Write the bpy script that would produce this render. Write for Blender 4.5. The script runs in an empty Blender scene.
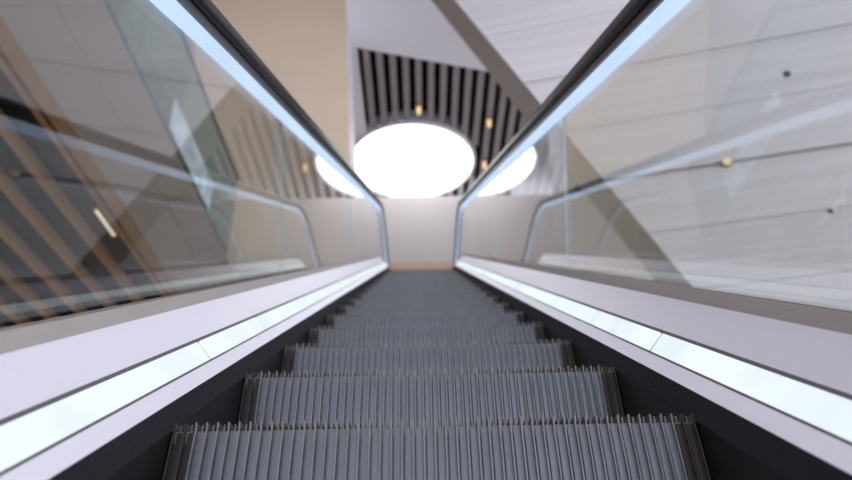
import bpy, bmesh, math, random
from mathutils import Vector, Matrix
random.seed(4)
scene = bpy.context.scene
C = scene.collection
R = math.radians

# ---------------------------------------------------------------- camera
INC = R(30)
cam_d = bpy.data.cameras.new('camera'); cam = bpy.data.objects.new('camera', cam_d); C.objects.link(cam)
cam_d.sensor_width = 36.0
cam_d.lens = 730.99 / 852 * 36
H = 0.2624
cam.location = (-0.0182, -math.sin(INC) * H, math.cos(INC) * H)
pi_, ya, ro = R(30.5245), R(0.5718), R(-1.2764)
F = Vector((math.sin(ya) * math.cos(pi_), math.cos(ya) * math.cos(pi_), math.sin(pi_)))
Rt = F.cross(Vector((0, 0, 1))).normalized(); Up = Rt.cross(F)
R2 = Rt * math.cos(ro) + Up * math.sin(ro); U2 = -Rt * math.sin(ro) + Up * math.cos(ro)
cam.rotation_euler = Matrix((R2, U2, -F)).transposed().to_euler()
cam_d.clip_start = 0.02
cam_d.dof.use_dof = True
cam_d.dof.focus_distance = 1.3
cam_d.dof.aperture_fstop = 3.2
scene.camera = cam

# ---------------------------------------------------------------- world and exposure
HALL = 3.0
w = bpy.data.worlds.new('World'); scene.world = w; w.use_nodes = True
bg = w.node_tree.nodes['Background']
bg.inputs[0].default_value = (0.90, 0.925, 1.0, 1)
bg.inputs[1].default_value = 1.0
_nt = w.node_tree                     # hall light: unseen surround, shaped brightest near the horizon to lift the background
_tc = _nt.nodes.new('ShaderNodeTexCoord'); _sp = _nt.nodes.new('ShaderNodeSeparateXYZ'); _cr = _nt.nodes.new('ShaderNodeValToRGB')
_mr = _nt.nodes.new('ShaderNodeMapRange'); _mr.inputs[1].default_value = -1; _mr.inputs[2].default_value = 1
_nt.links.new(_tc.outputs['Generated'], _sp.inputs[0]); _nt.links.new(_sp.outputs['Z'], _mr.inputs[0]); _nt.links.new(_mr.outputs[0], _cr.inputs[0])
_e = _cr.color_ramp.elements
_e[0].position = 0.0; _e[0].color = (0.5, 0.5, 0.5, 1); _e[1].position = 1.0; _e[1].color = (0.3, 0.3, 0.3, 1)
for _p, _v in ((0.40, 0.8), (0.55, 1.0), (0.7, 0.7), (0.85, 0.35)):
    _x = _e.new(_p); _x.color = (_v, _v, _v, 1)
_mm = _nt.nodes.new('ShaderNodeMath'); _mm.operation = 'MULTIPLY'; _mm.inputs[1].default_value = HALL
_nt.links.new(_cr.outputs[0], _mm.inputs[0]); _nt.links.new(_mm.outputs[0], bg.inputs[1])
vs = scene.view_settings
vs.view_transform = 'Standard'; vs.look = 'None'; vs.exposure = 0.0; vs.gamma = 1.0; vs.use_curve_mapping = False
SKYLIGHT = 4.0
LED_DECK = 1.06
LED_RAIL = 1.05

# ---------------------------------------------------------------- materials
def srgb(r, g, b):
    f = lambda c: (c / 255 / 12.92) if c / 255 <= 0.04045 else ((c / 255 + 0.055) / 1.055) ** 2.4
    return (f(r), f(g), f(b), 1)

def mat(name, col, rough=0.6, metal=0.0, var=0.06, scale=(8, 8, 8), bump=0.0, spec=0.5, nscale=1.0):
    m = bpy.data.materials.new(name); m.use_nodes = True
    nt = m.node_tree; b = nt.nodes['Principled BSDF']
    tc = nt.nodes.new('ShaderNodeTexCoord'); mp = nt.nodes.new('ShaderNodeMapping')
    mp.inputs['Scale'].default_value = scale
    nz = nt.nodes.new('ShaderNodeTexNoise'); nz.inputs['Scale'].default_value = nscale; nz.inputs['Detail'].default_value = 4
    nt.links.new(tc.outputs['Object'], mp.inputs[0]); nt.links.new(mp.outputs[0], nz.inputs['Vector'])
    cr = nt.nodes.new('ShaderNodeValToRGB')
    cr.color_ramp.elements[0].position = 0.3; cr.color_ramp.elements[1].position = 0.7
    cr.color_ramp.elements[0].color = tuple(c * (1 - var) for c in col[:3]) + (1,)
    cr.color_ramp.elements[1].color = tuple(min(1, c * (1 + var)) for c in col[:3]) + (1,)
    nt.links.new(nz.outputs['Fac'], cr.inputs[0]); nt.links.new(cr.outputs[0], b.inputs['Base Color'])
    b.inputs['Roughness'].default_value = rough; b.inputs['Metallic'].default_value = metal
    b.inputs['Specular IOR Level'].default_value = spec
    if bump:
        bp = nt.nodes.new('ShaderNodeBump'); bp.inputs['Strength'].default_value = bump; bp.inputs['Distance'].default_value = 0.01
        nt.links.new(nz.outputs['Fac'], bp.inputs['Height']); nt.links.new(bp.outputs[0], b.inputs['Normal'])
    return m

def emit(name, col, strength, var=0.0, scale=(1, 1, 1), nscale=1.0):
    m = bpy.data.materials.new(name); m.use_nodes = True
    nt = m.node_tree; nt.nodes.clear()
    o = nt.nodes.new('ShaderNodeOutputMaterial'); e = nt.nodes.new('ShaderNodeEmission')
    e.inputs[0].default_value = col; e.inputs[1].default_value = strength
    if var:
        tc = nt.nodes.new('ShaderNodeTexCoord'); mp = nt.nodes.new('ShaderNodeMapping'); mp.inputs['Scale'].default_value = scale
        nz = nt.nodes.new('ShaderNodeTexNoise'); nz.inputs['Scale'].default_value = nscale
        mr = nt.nodes.new('ShaderNodeMapRange'); mr.inputs[1].default_value = 0.3; mr.inputs[2].default_value = 0.7
        mr.inputs[3].default_value = strength * (1 - var); mr.inputs[4].default_value = strength * (1 + var)
        nt.links.new(tc.outputs['Object'], mp.inputs[0]); nt.links.new(mp.outputs[0], nz.inputs['Vector'])
        nt.links.new(nz.outputs['Fac'], mr.inputs[0]); nt.links.new(mr.outputs[0], e.inputs[1])
    nt.links.new(e.outputs[0], o.inputs[0])
    return m

def glass(name, tint, ior=1.5, rough=0.0):
    m = bpy.data.materials.new(name); m.use_nodes = True
    nt = m.node_tree; nt.nodes.clear()
    o = nt.nodes.new('ShaderNodeOutputMaterial'); mx = nt.nodes.new('ShaderNodeMixShader')
    tr = nt.nodes.new('ShaderNodeBsdfTransparent'); gl = nt.nodes.new('ShaderNodeBsdfGlossy')
    tr.inputs[0].default_value = tint; gl.inputs['Roughness'].default_value = rough
    gl.inputs[0].default_value = (1, 1, 1, 1)
    fr = nt.nodes.new('ShaderNodeFresnel'); ge = nt.nodes.new('ShaderNodeNewGeometry')
    mr = nt.nodes.new('ShaderNodeMapRange')      # both sides of a pane meet air
    mr.inputs[3].default_value = ior; mr.inputs[4].default_value = 1 / ior
    nt.links.new(ge.outputs['Backfacing'], mr.inputs[0]); nt.links.new(mr.outputs[0], fr.inputs['IOR'])
    nt.links.new(fr.outputs[0], mx.inputs[0]); nt.links.new(tr.outputs[0], mx.inputs[1]); nt.links.new(gl.outputs[0], mx.inputs[2])
    nt.links.new(mx.outputs[0], o.inputs[0])
    return m

M = dict(
    riser=mat('riser_metal', srgb(108, 112, 122), 0.5, 0.5, 0.10, (30, 30, 4)),
    rib=mat('rib_metal', srgb(126, 124, 126), 0.5, 0.4, 0.12, (40, 40, 10)),
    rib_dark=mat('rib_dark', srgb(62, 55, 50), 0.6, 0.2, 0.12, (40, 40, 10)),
    tread=mat('tread_metal', srgb(104, 98, 98), 0.5, 0.5, 0.12, (40, 20, 20)),
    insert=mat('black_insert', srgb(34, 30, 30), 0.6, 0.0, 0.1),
    skirt=mat('skirt_black', srgb(12, 12, 13), 0.5, 0.0, 0.1, (6, 6, 6)),
    brush=mat('brush_black', srgb(28, 29, 36), 0.9, 0.0, 0.15, (100, 100, 100), 0.15),
    deck=mat('deck_white_metal', srgb(230, 224, 236), 0.38, 0.0, 0.015, (2, 1, 1)),
    channel=mat('channel_grey', srgb(185, 195, 205), 0.5),
    gap=mat('dark_joint', srgb(96, 92, 96), 0.6, 0.2),
    clamp=mat('clamp_grey', srgb(190, 180, 176), 0.5, 0.0, 0.03),
    rubber=mat('black_rubber', srgb(9, 9, 11), 0.3, 0.0, 0.08, spec=0.18),
    guide=mat('guide_aluminium', srgb(70, 70, 74), 0.35, 0.7, 0.05),
    cladding=mat('cladding_white', srgb(190, 186, 188), 0.5, 0.0, 0.03),
    led=emit('led_deck', srgb(234, 244, 251), LED_DECK, 0.07, (1, 5, 5)),
    ledrail=emit('led_rail', srgb(200, 223, 255), LED_RAIL, 0.06, (1, 2, 2)),
    glass=glass('clear_glass', (0.89, 0.905, 0.89, 1), 1.42),
    teal=glass('teal_glass', (0.50, 0.62, 0.60, 1), 1.5, 0.05),
    edge=mat('glass_edge', srgb(190, 200, 204), 0.3),
    sky=emit('skylight_glow', (0.93, 0.96, 1.0, 1), SKYLIGHT),
    amber=emit('amber_lamp', (1.0, 0.66, 0.36, 1), 1.1),
    warm=emit('warm_lamp', (1.0, 0.86, 0.62, 1), 1.0),
    reflect_glow=emit('reflection_glow', (0.74, 0.86, 1.0, 1), 0.62, 0.3, (1, 3, 3), 1.5),  # emission put in for a bright reflection on the teal glass
    concrete=mat('board_concrete', srgb(178, 174, 179), 0.75, 0.0, 0.085, (0.3, 0.3, 9), 0.3, nscale=1.0),
    concrete_side=mat('taupe_plaster', srgb(152, 142, 134), 0.8, 0.0, 0.04),
    wall=mat('beige_plaster', srgb(188, 180, 178), 0.7, 0.0, 0.03, (1, 1, 1)),
    tanband=mat('tan_band', srgb(190, 160, 140), 0.6, 0.0, 0.05),
    panel=mat('beige_stone', srgb(182, 165, 146), 0.6, 0.0, 0.03, (2, 2, 2)),
    panelside=mat('pale_return', srgb(206, 200, 206), 0.6, 0.0, 0.03),
    ceil=mat('white_ceiling', srgb(240, 240, 248), 0.7, 0.0, 0.02, (1, 1, 1)),
    tile=mat('grey_tile', srgb(196, 188, 184), 0.55, 0.0, 0.04, (2, 2, 2)),
    border=mat('tan_border', srgb(182, 148, 110), 0.6, 0.0, 0.06),
    woods=mat('tan_slat', srgb(180, 140, 98), 0.55, 0.0, 0.08, (20, 1, 20)),
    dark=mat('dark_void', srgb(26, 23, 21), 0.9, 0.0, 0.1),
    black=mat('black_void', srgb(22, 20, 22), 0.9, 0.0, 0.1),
    baffle=mat('grey_baffle', srgb(156, 148, 152), 0.7, 0.0, 0.06, (20, 1, 20)),
    floor=mat('pale_stone_floor', srgb(176, 164, 152), 0.4, 0.0, 0.05, (1, 1, 1)),
    brass=mat('brass_trim', srgb(170, 120, 70), 0.4, 0.7),
    sensor=mat('dark_sensor', srgb(50, 48, 50), 0.5),
)

_nt = M['teal'].node_tree
_out = [n for n in _nt.nodes if n.type == 'OUTPUT_MATERIAL'][0]; _prev = _out.inputs[0].links[0].from_socket
_df = _nt.nodes.new('ShaderNodeBsdfDiffuse'); _df.inputs[0].default_value = srgb(150, 168, 162)
_mx = _nt.nodes.new('ShaderNodeMixShader'); _mx.inputs[0].default_value = 0.3
_nt.links.new(_prev, _mx.inputs[1]); _nt.links.new(_df.outputs[0], _mx.inputs[2]); _nt.links.new(_mx.outputs[0], _out.inputs[0])

# ---------------------------------------------------------------- helpers
def obj(name, bm, mats, parent=None, smooth=False):
    me = bpy.data.meshes.new(name)
    bmesh.ops.recalc_face_normals(bm, faces=bm.faces)
    bm.to_mesh(me); bm.free()
    for m in (mats if isinstance(mats, (list, tuple)) else [mats]):
        me.materials.append(m)
    if smooth:
        for p in me.polygons: p.use_smooth = True
    o = bpy.data.objects.new(name, me); C.objects.link(o)
    if parent: o.parent = parent
    return o

def thing(name, label, cat, loc=(0, 0, 0), group=None):
    o = bpy.data.objects.new(name, None); C.objects.link(o); o.location = loc
    o['label'] = label; o['category'] = cat
    if group: o['group'] = group
    return o

def tag(o, label, cat, group=None):
    o['label'] = label; o['category'] = cat
    if group: o['group'] = group
    return o

def struct(name, bm, mats, smooth=False):
    o = obj(name, bm, mats, None, smooth); o['kind'] = 'structure'; return o

def box(bm, x0, x1, y0, y1, z0, z1, mi=0):
    v = [bm.verts.new((x, y, z)) for x in (x0, x1) for y in (y0, y1) for z in (z0, z1)]
    for f in ((0, 1, 3, 2), (4, 6, 7, 5), (0, 4, 5, 1), (2, 3, 7, 6), (0, 2, 6, 4), (1, 5, 7, 3)):
        bm.faces.new([v[i] for i in f]).material_index = mi

def prism(bm, poly, vec, mi=0, side_mi=None):
    a = [bm.verts.new(p) for p in poly]; b = [bm.verts.new(Vector(p) + Vector(vec)) for p in poly]
    bm.faces.new(a).material_index = mi; bm.faces.new(b[::-1]).material_index = mi
    n = len(a)
    for i in range(n):
        f = bm.faces.new((a[i], b[i], b[(i + 1) % n], a[(i + 1) % n]))
        s = side_mi[i] if isinstance(side_mi, (list, tuple)) else (mi if side_mi is None else side_mi)
        f.material_index = s

def cyl(bm, c, axis, r, h, n=24, mi=0, r2=None):
    axis = Vector(axis).normalized(); c = Vector(c)
    u = axis.orthogonal().normalized(); v = axis.cross(u)
    r2 = r if r2 is None else r2
    a = [bm.verts.new(c + (u * math.cos(t) + v * math.sin(t)) * r) for t in [2 * math.pi * i / n for i in range(n)]]
    b = [bm.verts.new(c + axis * h + (u * math.cos(t) + v * math.sin(t)) * r2) for t in [2 * math.pi * i / n for i in range(n)]]
    bm.faces.new(a).material_index = mi; bm.faces.new(b[::-1]).material_index = mi
    for i in range(n):
        bm.faces.new((a[i], b[i], b[(i + 1) % n], a[(i + 1) % n])).material_index = mi

# nose line of the escalator: straight 30 degree run, soft bend at the top, level landing
T, Cc = math.tan(INC), math.cos(INC)
BY = 8.0; BZ = BY * T; RB = 1.0
TL = RB * math.tan(INC / 2)
S_BEND = BY / Cc - TL
S_ARC = RB * INC
S0 = -1.5; S_END = S_BEND + S_ARC + TL + 2.4

def station(s):
    """point (y,z) of the nose line and its upward normal at distance s"""
    if s <= S_BEND:
        return Vector((0, s * Cc, s * math.sin(INC))), Vector((0, -math.sin(INC), Cc))
    y0, z0 = S_BEND * Cc, S_BEND * math.sin(INC)
    cy, cz = y0 + RB * math.sin(INC), z0 - RB * Cc
    if s <= S_BEND + S_ARC:
        a = INC - (s - S_BEND) / RB
        return Vector((0, cy - RB * math.sin(a), cz + RB * math.cos(a))), Vector((0, -math.sin(a), math.cos(a)))
    return Vector((0, cy + (s - S_BEND - S_ARC), cz + RB)), Vector((0, 0, 1))
LZ = station(S_END)[0].z

def stations(a, b):
    ss = [a]
    step = 0.7
    while ss[-1] + step < b: ss.append(ss[-1] + step)
    ss += [S_BEND + S_ARC * i / 8 for i in range(9)]
    ss = sorted(set([x for x in ss if a <= x < b] + [b]))
    return [station(x) for x in ss]

def sweep(bm, prof, sts, mi=0):
    rings = [[bm.verts.new(P + N * n + Vector((x, 0, 0))) for x, n in prof] for P, N in sts]
    k = len(prof)
    for a, b in zip(rings, rings[1:]):
        for i in range(k):
            bm.faces.new((a[i], a[(i + 1) % k], b[(i + 1) % k], b[i])).material_index = mi
    bm.faces.new(rings[0][::-1]).material_index = mi; bm.faces.new(rings[-1]).material_index = mi

def mir(prof, s): return [(s * x, n) for x, n in prof]

# ---------------------------------------------------------------- the setting
# lower floor
bm = bmesh.new(); box(bm, -8, 9, -7, 15.5, -1.6, -1.22); struct('floor', bm, M['floor'])
# upper floor slab: gallery at the left, landing round the escalator head
bm = bmesh.new()
GX = -2.2
box(bm, -7, -3.0, -6, 13, 4.5, LZ, 0)
box(bm, -3.0, GX, -6, 13, 4.34, LZ, 0)
box(bm, GX, -0.72, 7.45, 13, 4.34, LZ, 0)
box(bm, 0.72, 3.2, 8.9, 13, 4.34, LZ, 0)
box(bm, -0.72, 0.72, 10.95, 13, 4.34, LZ, 0)
struct('floor', bm, M['floor'])
# dark backing above the gallery slats, tan border and tiled soffit
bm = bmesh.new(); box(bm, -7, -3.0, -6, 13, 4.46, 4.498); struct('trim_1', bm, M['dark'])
bm = bmesh.new(); box(bm, -3.12, -2.98, -6, 13, 4.29, 4.455); struct('trim_2', bm, M['border'])
bm = bmesh.new()
ys = [-6 + 1.35 * i for i in range(15)]
for a, b in zip(ys, ys[1:]):
    for x0, x1 in ((-2.976, -2.543), (-2.537, GX)):
        box(bm, x0, x1, a + 0.002, min(b, 13) - 0.002, 4.3, 4.338)
struct('trim_3', bm, M['tile'])
# back wall
bm = bmesh.new(); box(bm, -7, 8, 13.0, 13.35, -1.22, 9.06); struct('wall_back', bm, M['wall'])
bm = bmesh.new(); box(bm, -6.9, 8, 12.95, 13.0, 7.15, 7.42); struct('trim_4', bm, M['tanband'])
# far wall above, behind the bulkhead
bm = bmesh.new(); box(bm, -7, 9, 15.4, 15.6, 9.06, 9.9); struct('wall_far', bm, M['wall'])
bm = bmesh.new(); box(bm, -7.3, -7, -6, 15.5, -1.22, 9.9); struct('wall_left', bm, M['tile'])

# upper ceiling: white field in front, slatted field behind with the round skylight
CZ = 9.5; SX0 = -1.05
bm = bmesh.new()
prism(bm, [(-7, 3.0, CZ), (9, 3.0, CZ), (9, 11.8, CZ), (SX0, 9.03, CZ), (SX0, 15.4, CZ), (-7, 15.4, CZ)], (0, 0, 0.4))
struct('ceiling', bm, M['ceil'])
SKC = (-0.15, 12.35); SKR = 1.28
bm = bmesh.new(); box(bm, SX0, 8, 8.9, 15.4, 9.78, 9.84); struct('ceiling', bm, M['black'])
# skylight
bm = bmesh.new(); cyl(bm, (SKC[0], SKC[1], 9.50), (0, 0, 1), SKR, 0.04, 64); w1 = struct('window_1', bm, M['sky'])
bm = bmesh.new()
n = 64
for i in range(n):
    a, b = 2 * math.pi * i / n, 2 * math.pi * (i + 1) / n
    P = lambda r, t, z: (SKC[0] + r * math.cos(t), SKC[1] + r * math.sin(t), z)
    q = [P(SKR, a, 9.46), P(SKR + 0.06, a, 9.46), P(SKR + 0.06, b, 9.46), P(SKR, b, 9.46)]
    prism(bm, q, (0, 0, 0.318))
bmesh.ops.remove_doubles(bm, verts=bm.verts, dist=1e-5)
o = obj('skylight_rim', bm, M['ceil'], w1)

# concrete wall at the right, cut on a slant, with a taupe return
K = 0.77
O = Vector(cam.location)
P0 = O + (Vector((3.25, 8.49, 5.12)) - O) * K
D = Vector((0.97, -0.24, 0)).normalized(); Nn = Vector((0.24, 0.97, 0)).normalized()
def zk(z): return O.z + (z - O.z) * K
SL = -2.14
def tz(z): return (z - P0.z) / SL          # position of the slanted edge at height z
def cpt(t, z, d=0): return Vector((P0.x, P0.y, 0)) + D * t + Nn * d + Vector((0, 0, z))
bm = bmesh.new()
ztop = CZ
joints = [-1.22, 2.4, zk(4.45), zk(5.37), zk(6.32), zk(7.35), zk(8.47), zk(9.7), ztop]
gaps = {4: 0.036, 6: 0.009}
for i in range(len(joints) - 1):
    g0 = gaps.get(i, 0.004); g1 = gaps.get(i + 1, 0.004)
    a, b = joints[i] + (g0 if i else 0), joints[i + 1] - (g1 if i < len(joints) - 2 else 0)
    prism(bm, [cpt(tz(a), a), cpt(7.5, a), cpt(7.5, b), cpt(tz(b), b)], Nn * 0.05, 0, [0, 0, 0, 1])
a, b = -1.22, ztop
prism(bm, [cpt(tz(a), a, .05), cpt(7.5, a, .05), cpt(7.5, b, .05), cpt(tz(b), b, .05)], Nn * 0.84, 0, [1, 1, 1, 1])
struct('wall_right', bm, [M['concrete'], M['concrete_side']])

# beige leaning wall panel left of the escalator head
bm = bmesh.new()
PY = 7.8
def pp(x, z): return O + (Vector((x, 9.0, z)) - O) * ((PY - O.y) / (9.0 - O.y))
tr, mr_, tl = pp(-1.27, 10.65), pp(-1.08, 7.07), pp(-4.15, 10.71)
def along(p, q, z): t = (z - p.z) / (q.z - p.z); return p + (q - p) * t
rb = along(tr, mr_, LZ); rt = along(tr, mr_, CZ)
ml = pp(-3.02, 6.37); lb = along(tl, ml, LZ); lt = along(tl, ml, CZ)
rows = 7
for i in range(rows):
    z0 = LZ + (CZ - LZ) * i / rows + (0.001 if i else 0); z1 = LZ + (CZ - LZ) * (i + 1) / rows - (0.001 if i < rows - 1 else 0)
    prism(bm, [along(lb, lt, z0), along(rb, rt, z0), along(rb, rt, z1), along(lb, lt, z1)], (0, 0.05, 0), 0, [0, 1, 0, 0])
prism(bm, [lb + Vector((0, .05, 0)), rb + Vector((0, .05, 0)), rt + Vector((0, .05, 0)), lt + Vector((0, .05, 0))], (0, 1.1, 0), 0, [0, 1, 0, 0])
struct('wall_inner', bm, [M['panel'], M['panelside']])

#
# ---------------------------------------------------------------- ceiling baffles over the landing
base = None
nb = 0
ordn = ['first', 'second', 'third', 'fourth', 'fifth', 'sixth', 'seventh', 'eighth', 'ninth', 'tenth', 'eleventh', 'twelfth',
        'thirteenth', 'fourteenth', 'fifteenth', 'sixteenth', 'seventeenth', 'eighteenth', 'nineteenth', 'twentieth']
for i in range(19):
    x = SX0 + 0.15 + 0.228 * i
    yf = 9.30 + 0.276 * x + 0.02
    segs = [(yf, 15.38)]
    rr = SKR + 0.075
    dx = min(abs(x - 0.055 - SKC[0]), abs(x + 0.055 - SKC[0]))
    if dx < rr:
        hh = math.sqrt(rr * rr - dx * dx)
        segs = [(yf, SKC[1] - hh), (SKC[1] + hh, 15.38)]
    for j, (a, b) in enumerate(segs):
        bm = bmesh.new(); box(bm, x - 0.055, x + 0.055, a, b, 9.5, 9.78)
        lab = 'grey ceiling baffle, %s from the beige wall panel, in the black field round the skylight' % ordn[i]
        if len(segs) == 2: lab = 'grey baffle, %s from the beige panel, its piece %s the round skylight' % (ordn[i], ('in front of', 'behind')[j])
        tag(obj('ceiling_baffle', bm, M['baffle']), lab, 'ceiling slat', 'grey baffles round the skylight')

# small amber spotlights hanging in the baffle field
def spot(x, y, label):
    t = thing('ceiling_spotlight', label, 'spotlight', (x, y, 9.5), 'amber spotlights between the baffles')
    bm = bmesh.new(); cyl(bm, (0, 0, -0.06), (0, 0, 1), 0.045, 0.33, 20); obj('housing', bm, M['brass'], t)
    bm = bmesh.new(); cyl(bm, (0, 0, -0.20), (0, 0, 1), 0.04, 0.138, 20, 0, 0.045); obj('glow_part', bm, M['amber'], t)
spot(0.006, 10.54, 'amber spotlight straight above the bright round skylight')
spot(1.37, 10.95, 'amber spotlight near the diagonal taupe beam, upper of the right pair')
spot(1.37, 12.31, 'amber spotlight beside the right rim of the skylight')

# ---------------------------------------------------------------- gallery soffit slats at the left
sx = [-3.20, -3.61, -4.02, -4.46, -4.92, -5.36, -5.80, -6.24]
for i, x in enumerate(sx):
    bm = bmesh.new(); box(bm, x - 0.026, x + 0.026, -6, 13 - 0.02, 4.3, 4.40)
    box(bm, x - 0.008, x + 0.008, -6, 13 - 0.02, 4.40, 4.46)
    tag(obj('soffit_slat', bm, M['woods']), 'long tan ceiling slat under the gallery, %s from the grey tiles' % ordn[i], 'ceiling slat', 'tan slats under the gallery')
t = thing('linear_light', 'short glowing warm strip light between the tan slats at the left', 'light', (-3.31, 6.38, 4.33))
bm = bmesh.new(); box(bm, -0.022, 0.022, -0.27, 0.27, 0.012, 0.13); obj('housing', bm, M['brass'], t)
bm = bmesh.new(); box(bm, -0.018, 0.018, -0.25, 0.25, -0.004, 0.012); obj('glow_part', bm, M['warm'], t)

# glass guard along the gallery edge, its lower half covers the slab edge
for i, (a, b) in enumerate(((-5.0, -2.0), (-1.99, 1.0), (1.01, 4.0), (4.01, 7.0))):
    t = thing('gallery_guard', 'teal tinted glass guard panel on the gallery edge, %s from the beige wall' % ordn[3 - i], 'glass guard', (GX, a, 4.3), 'teal glass guard along the gallery')
    bm = bmesh.new(); box(bm, 0.012, 0.03, 0, b - a, 0.0, 1.0); obj('glass_pane', bm, M['teal'], t)
    bm = bmesh.new(); box(bm, 0.0, 0.045, 0, b - a, 1.0, 1.02); obj('cap_rail', bm, M['guide'], t)

t = thing('reflection_patch', 'pale blue glowing patch added on the teal gallery glass in place of a reflection', 'added glow patch', (GX + 0.0302, 4.8, 4.33))
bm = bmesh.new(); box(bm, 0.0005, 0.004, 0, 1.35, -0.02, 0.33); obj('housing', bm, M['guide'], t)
bm = bmesh.new(); box(bm, 0.004, 0.009, 0.01, 1.34, -0.01, 0.32); obj('glow_part', bm, M['reflect_glow'], t)  # no real lamp: glowing face added to imitate a reflection on the guard

# fittings on the concrete wall
t = thing('wall_light', 'small round glowing white light on the long joint of the concrete wall', 'light', cpt(1.12 * K, zk(6.33), 0.02))
bm = bmesh.new(); cyl(bm, (0, 0, 0), -Nn, 0.055, 0.05, 24); obj('housing', bm, M['brass'], t)
bm = bmesh.new(); cyl(bm, -Nn * 0.05, -Nn, 0.045, 0.015, 24); obj('glow_part', bm, M['warm'], t)
for (tt, z, r, lb_) in ((2.32, 7.73, 0.042, 'small dark round fitting high on the concrete wall at the right'), (2.25, 5.33, 0.028, 'tiny dark round fitting low on the concrete wall at the right')):
    t = thing('wall_sensor', lb_, 'fitting', cpt((tt - 0.05) * K, zk(z)))
    bm = bmesh.new(); cyl(bm, (0, 0, 0), -Nn, r, 0.012, 24); obj('base_ring', bm, M['sensor'], t)
    bm = bmesh.new(); cyl(bm, -Nn * 0.012, -Nn, r * 0.7, 0.03, 24, 0, r * 0.4); obj('dome', bm, M['sensor'], t)

# ---------------------------------------------------------------- escalator steps
W = 0.8; PITCHX = W / 48
def riser_path():
    # (forward, up, outward normal) from the nose down, bulging slightly towards the rider below
    pts = []
    for i in range(9):
        u = i / 8; z = -0.014 - u * 0.215
        y = 0.012 - 0.016 * math.sin(math.pi * min(1, u * 0.9))
        pts.append((y, z))
    return pts
def make_step(label):
    t = thing('escalator_step', label, 'escalator step', group='steps of the escalator')
    rp = riser_path()
    # riser panel: strips between ribs, fine groove in each
    bm = bmesh.new(); bi = bmesh.new(); bi2 = bmesh.new(); br = bmesh.new()
    xs = []
    for k in range(48):
        x0 = -W / 2 + k * PITCHX
        xs.append(x0)
        prof = [(0, 0.001), (0.0014, 0.004), (0.0032, 0.004), (0.0044, 0.0), (0.0100, -0.0006), (0.0148, 0.0), (PITCHX, 0.001)]
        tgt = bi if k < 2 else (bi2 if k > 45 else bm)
        rows_ = [[tgt.verts.new((x0 + dx, y + dy, z)) for dx, dy in prof] for y, z in rp]
        for a, b in zip(rows_, rows_[1:]):
            for j in range(len(prof) - 1):
                tgt.faces.new((a[j], a[j + 1], b[j + 1], b[j]))
    for k in range(49):
        x = -W / 2 + k * PITCHX
        # rib in front of the panel, standing proud above its top
        pts = [(0.004, 0.0)] + [(y - 0.006, z) for y, z in rp]
        bk = [(0.012, -0.001)] + [(y, z) for y, z in rp]
        hw = 0.0011
        L = [[br.verts.new((x + sx_ * hw, y, z)) for y, z in pts] for sx_ in (-1, 1)]
        B = [[br.verts.new((x + sx_ * hw, y, z)) for y, z in bk] for sx_ in (-1, 1)]
        for j in range(len(pts) - 1):
            br.faces.new((L[0][j], L[1][j], L[1][j + 1], L[0][j + 1]))
            br.faces.new((L[0][j], L[0][j + 1], B[0][j + 1], B[0][j]))
            br.faces.new((L[1][j + 1], L[1][j], B[1][j], B[1][j + 1]))
        br.faces.new((L[0][0], B[0][0], B[1][0], L[1][0]))
    bmesh.ops.remove_doubles(bm, verts=bm.verts, dist=1e-6)
    obj('riser', bm, M['riser'], t)
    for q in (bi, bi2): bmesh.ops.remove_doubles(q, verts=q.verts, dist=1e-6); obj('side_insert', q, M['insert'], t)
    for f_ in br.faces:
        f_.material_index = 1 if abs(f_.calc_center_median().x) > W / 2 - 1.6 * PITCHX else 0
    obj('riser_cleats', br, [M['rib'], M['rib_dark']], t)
    # tread: plate with long cleats, their front ends read as teeth
    bm = bmesh.new()
    box(bm, -W / 2, W / 2, 0.0125, 0.384, -0.03, -0.0115)
    for k in range(97):
        x = -W / 2 + k * PITCHX / 2
        hw = 0.0013
        zt = 0.0 if k % 2 == 0 else -0.0015
        y0 = 0.010 if k % 2 == 0 else 0.013
        box(bm, max(-W/2, x - hw), min(W/2, x + hw), y0, 0.384, -0.0115, zt)
    obj('tread', bm, M['tread'], t)
    # dark side plates that close the step body
    for s in (-1, 1):
        bm = bmesh.new()
        a = s * (W / 2 - 0.004); b = s * (W / 2 - 0.001)
        prism(bm, [(a, 0.014, -0.03), (a, 0.382, -0.03), (a, 0.382, -0.06), (a, 0.014, -0.228)], (b - a, 0, 0))
        obj('side_plate', bm, M['insert'], t)
    return t
def path_z(y):
    lo, hi = S0, S_END
    for _ in range(50):
        m = (lo + hi) / 2
        if station(m)[0].y < y: lo = m
        else: hi = m
    return station(lo)[0].z
ordk = {}
words = ['lowest ribbed escalator step in view, nearest the camera', 'second ribbed escalator step up, its full toothed nose in sharp focus',
         'third ribbed escalator step up, dark grey with a blurred toothed nose', 'fourth ribbed escalator step up, just beyond the three clear ones']
proto = None
kids = []
for k in range(0, 21):
    y = 0.976 + 0.4 * k
    z = path_z(y)
    if k < 4: lb_ = words[k]
    elif k < 18: lb_ = 'blurred ribbed escalator step, %s counted up from the nearest one' % ordn[k]
    else: lb_ = 'nearly level escalator step at the top landing, %s from the nearest one' % (ordn[k] if k < 20 else 'twenty-first')
    if proto is None:
        proto = make_step(lb_); kids = list(proto.children); r = proto
    else:
        r = proto.copy(); C.objects.link(r)
        for c in kids:
            d = c.copy(); C.objects.link(d); d.parent = r
    r['label'] = lb_
    r.location = (0, y, z)
Y_COMB = 0.976 + 0.4 * 20 + 0.4

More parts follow.
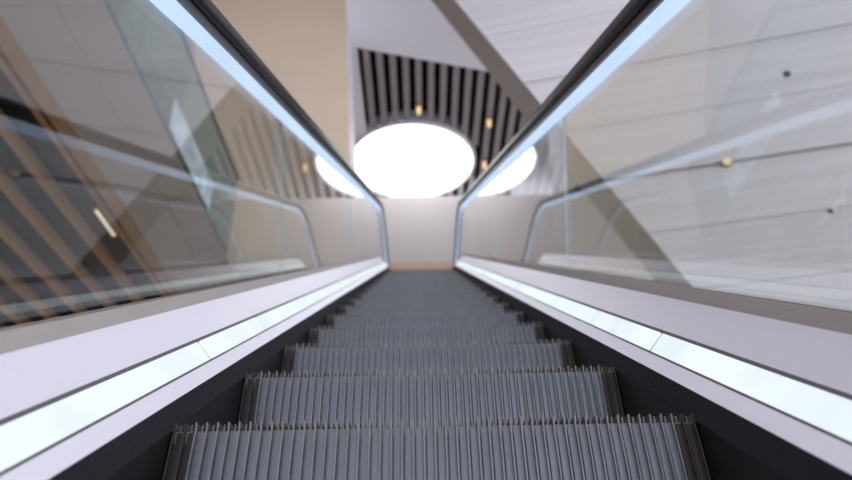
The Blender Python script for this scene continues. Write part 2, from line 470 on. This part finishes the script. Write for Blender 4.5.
# ---------------------------------------------------------------- balustrades, one each side
HX = 0.515
def rounded(cx, cn, w_, h_, r, seg=5):
    pts = []
    for (sx_, sn, a0) in ((1, 1, 0), (-1, 1, 90), (-1, -1, 180), (1, -1, 270)):
        for i in range(seg + 1):
            a = R(a0 + 90 * i / seg)
            pts.append((cx + sx_ * (w_ / 2 - r) + r * math.cos(a), cn + sn * (h_ / 2 - r) + r * math.sin(a)))
    return pts

for side, nm, near in ((-1, 'left', 'tan slats'), (1, 'right', 'concrete wall')):
    st = stations(S0, S_END)
    t = thing('balustrade', 'glass and white metal balustrade on the %s side of the escalator, with lit strips' % nm, 'balustrade', (0, 0, 0), 'balustrades of the escalator')
    # skirt
    bm = bmesh.new(); sweep(bm, mir([(0.404, -0.42), (0.412, -0.42), (0.412, 0.030), (0.404, 0.030)], side), st); obj('skirt_panel', bm, M['skirt'], t)
    bm = bmesh.new(); sweep(bm, mir([(0.4015, -0.012), (0.404, -0.016), (0.404, 0.0315), (0.4015, 0.0305)], side), st); obj('skirt_brush', bm, M['brush'], t)
    # white lower lip
    bm = bmesh.new(); sweep(bm, mir([(0.4015, 0.0315), (0.412, 0.0305), (0.445, 0.030), (0.4285, 0.0468)], side), st)
    obj('lower_lip', bm, M['deck'], t)
    bm = bmesh.new(); sweep(bm, mir([(0.4285, 0.0468), (0.445, 0.030), (0.447, 0.034), (0.4315, 0.0500)], side), st); obj('dark_joint', bm, M['gap'], t)
    # lit strip in lengths
    bm = bmesh.new(); sweep(bm, mir([(0.4335, 0.0480), (0.4450, 0.035), (0.4700, 0.070), (0.4580, 0.0815)], side), st)
    obj('strip_channel', bm, M['channel'], t)
    marks = [-0.6, 0.3, 1.44, 1.95, 2.33] + [2.75 + 0.42 * i for i in range(30)]
    marks = [m for m in marks if m < S_END - 0.1]
    allm = [S0] + marks + [S_END]
    for a, b in zip(allm, allm[1:]):
        bm = bmesh.new()
        sweep(bm, mir([(0.4310, 0.0500), (0.4336, 0.0482), (0.4581, 0.0817), (0.4555, 0.0845)], side), stations(a + 0.008, b - 0.008))
        obj('light_strip', bm, M['led'], t)
    bm = bmesh.new(); sweep(bm, mir([(0.4555, 0.0845), (0.47, 0.072), (0.475, 0.083), (0.4610, 0.0890)], side), st); obj('dark_joint', bm, M['gap'], t)
    # white inner deck
    bm = bmesh.new(); sweep(bm, mir([(0.4610, 0.0890), (0.4720, 0.083), (0.51, 0.130), (0.5090, 0.1440), (0.5060, 0.1460)], side), st)
    obj('inner_deck', bm, M['deck'], t)
    # clamp profile carrying the glass
    bm = bmesh.new(); sweep(bm, mir([(0.5062, 0.1405), (0.507, 0.1405), (0.507, 0.172), (0.5045, 0.172)], side), st)
    obj('glass_clamp', bm, M['clamp'], t)
    bm = bmesh.new(); sweep(bm, mir([(0.5235, 0.10), (0.53, 0.10), (0.53, 0.172), (0.5235, 0.172)], side), st)
    obj('glass_clamp', bm, M['clamp'], t)
    # outer deck and cladding
    bm = bmesh.new(); sweep(bm, mir([(0.531, 0.100), (0.70, 0.085), (0.70, 0.075), (0.531, 0.090)], side), st); obj('outer_deck', bm, M['deck'], t)
    # glass panels between their joints
    joints_s = [S0, 2.65 - 2.3, 2.65, 2.65 + 2.3, 2.65 + 4.6, S_END]
    joints_s = [S0, 0.05, 2.65, 5.25, 7.85, S_END]
    for a, b in zip(joints_s, joints_s[1:]):
        bm = bmesh.new()
        sweep(bm, mir([(0.509, 0.146), (0.521, 0.146), (0.521, 0.782), (0.509, 0.782)], side), stations(a + 0.0015, b - 0.0015))
        obj('glass_panel', bm, M['glass'], t)
    for j in joints_s[1:-1]:
        bm = bmesh.new()
        sweep(bm, mir([(0.510, 0.146), (0.520, 0.146), (0.520, 0.782), (0.510, 0.782)], side), [station(j - 0.0008), station(j + 0.0008)])
        obj('glass_joint', bm, M['edge'], t)
    # round end pane at the head
    bm = bmesh.new()
    P, N = station(S_END)
    cz = P.z + 0.464; rr = 0.318
    arc = [(side * 0.509, P.y + 0.002 + rr * math.sin(R(180 * i / 20)), cz + rr * math.cos(R(180 * i / 20))) for i in range(21)]
    prism(bm, arc, (side * 0.012, 0, 0)); obj('glass_panel', bm, M['glass'], t)
    # handrail guide and the lit strip under the handrail
    bm = bmesh.new(); sweep(bm, mir([(0.492, 0.7895), (0.538, 0.7895), (0.538, 0.766), (0.492, 0.766)], side), st); obj('handrail_guide', bm, M['guide'], t)
    bm = bmesh.new(); sweep(bm, mir([(0.499, 0.7265), (0.508, 0.724), (0.508, 0.766), (0.499, 0.766)], side), st); obj('handrail_light', bm, M['ledrail'], t)
    # moving handrail: top-level
    bm = bmesh.new()
    prof = rounded(HX, 0.8095, 0.082, 0.039, 0.014)
    hs = list(st)
    P, N = hs[-1]
    c = Vector((0, P.y, P.z + 0.464))
    for i in range(1, 17):
        a = R(180 * i / 16)
        nv = Vector((0, math.sin(a), math.cos(a)))
        hs.append((c - nv * 0.464, nv))
    sweep(bm, mir(prof, side), hs)
    h = obj('handrail', bm, M['rubber'], None, True)
    tag(h, 'long black rubber handrail along the %s side of the escalator, towards the %s' % (nm, near), 'handrail', 'handrails of the escalator')

# floor plate and comb at the head, truss underneath
t = thing('landing_plate', 'ribbed metal comb and floor plate at the top end of the escalator', 'floor plate', (0, Y_COMB, LZ))
bm = bmesh.new(); box(bm, -0.4, 0.4, 0.16, 10.94 - Y_COMB, -0.04, 0.0); obj('floor_plate', bm, M['tread'], t)
bm = bmesh.new()
box(bm, -0.4, 0.4, 0.02, 0.158, -0.04, -0.004)
for k in range(48): box(bm, -0.4 + k * PITCHX + 0.006, -0.4 + k * PITCHX + 0.0105, -0.002, 0.02, -0.03, -0.006)
obj('comb', bm, M['guide'], t)
t = thing('escalator_truss', 'pale clad truss body carrying the escalator below its steps', 'escalator', (0, 0, 0))
st = stations(S0, S_END)
for s in (-1, 1):
    bm = bmesh.new(); sweep(bm, mir([(0.69, -0.60), (0.70, -0.60), (0.70, 0.074), (0.69, 0.074)], s), st); obj('side_cladding', bm, M['cladding'], t)
bm = bmesh.new(); sweep(bm, [(-0.70, -0.62), (0.70, -0.62), (0.70, -0.60), (-0.70, -0.60)], st); obj('bottom_cladding', bm, M['cladding'], t)
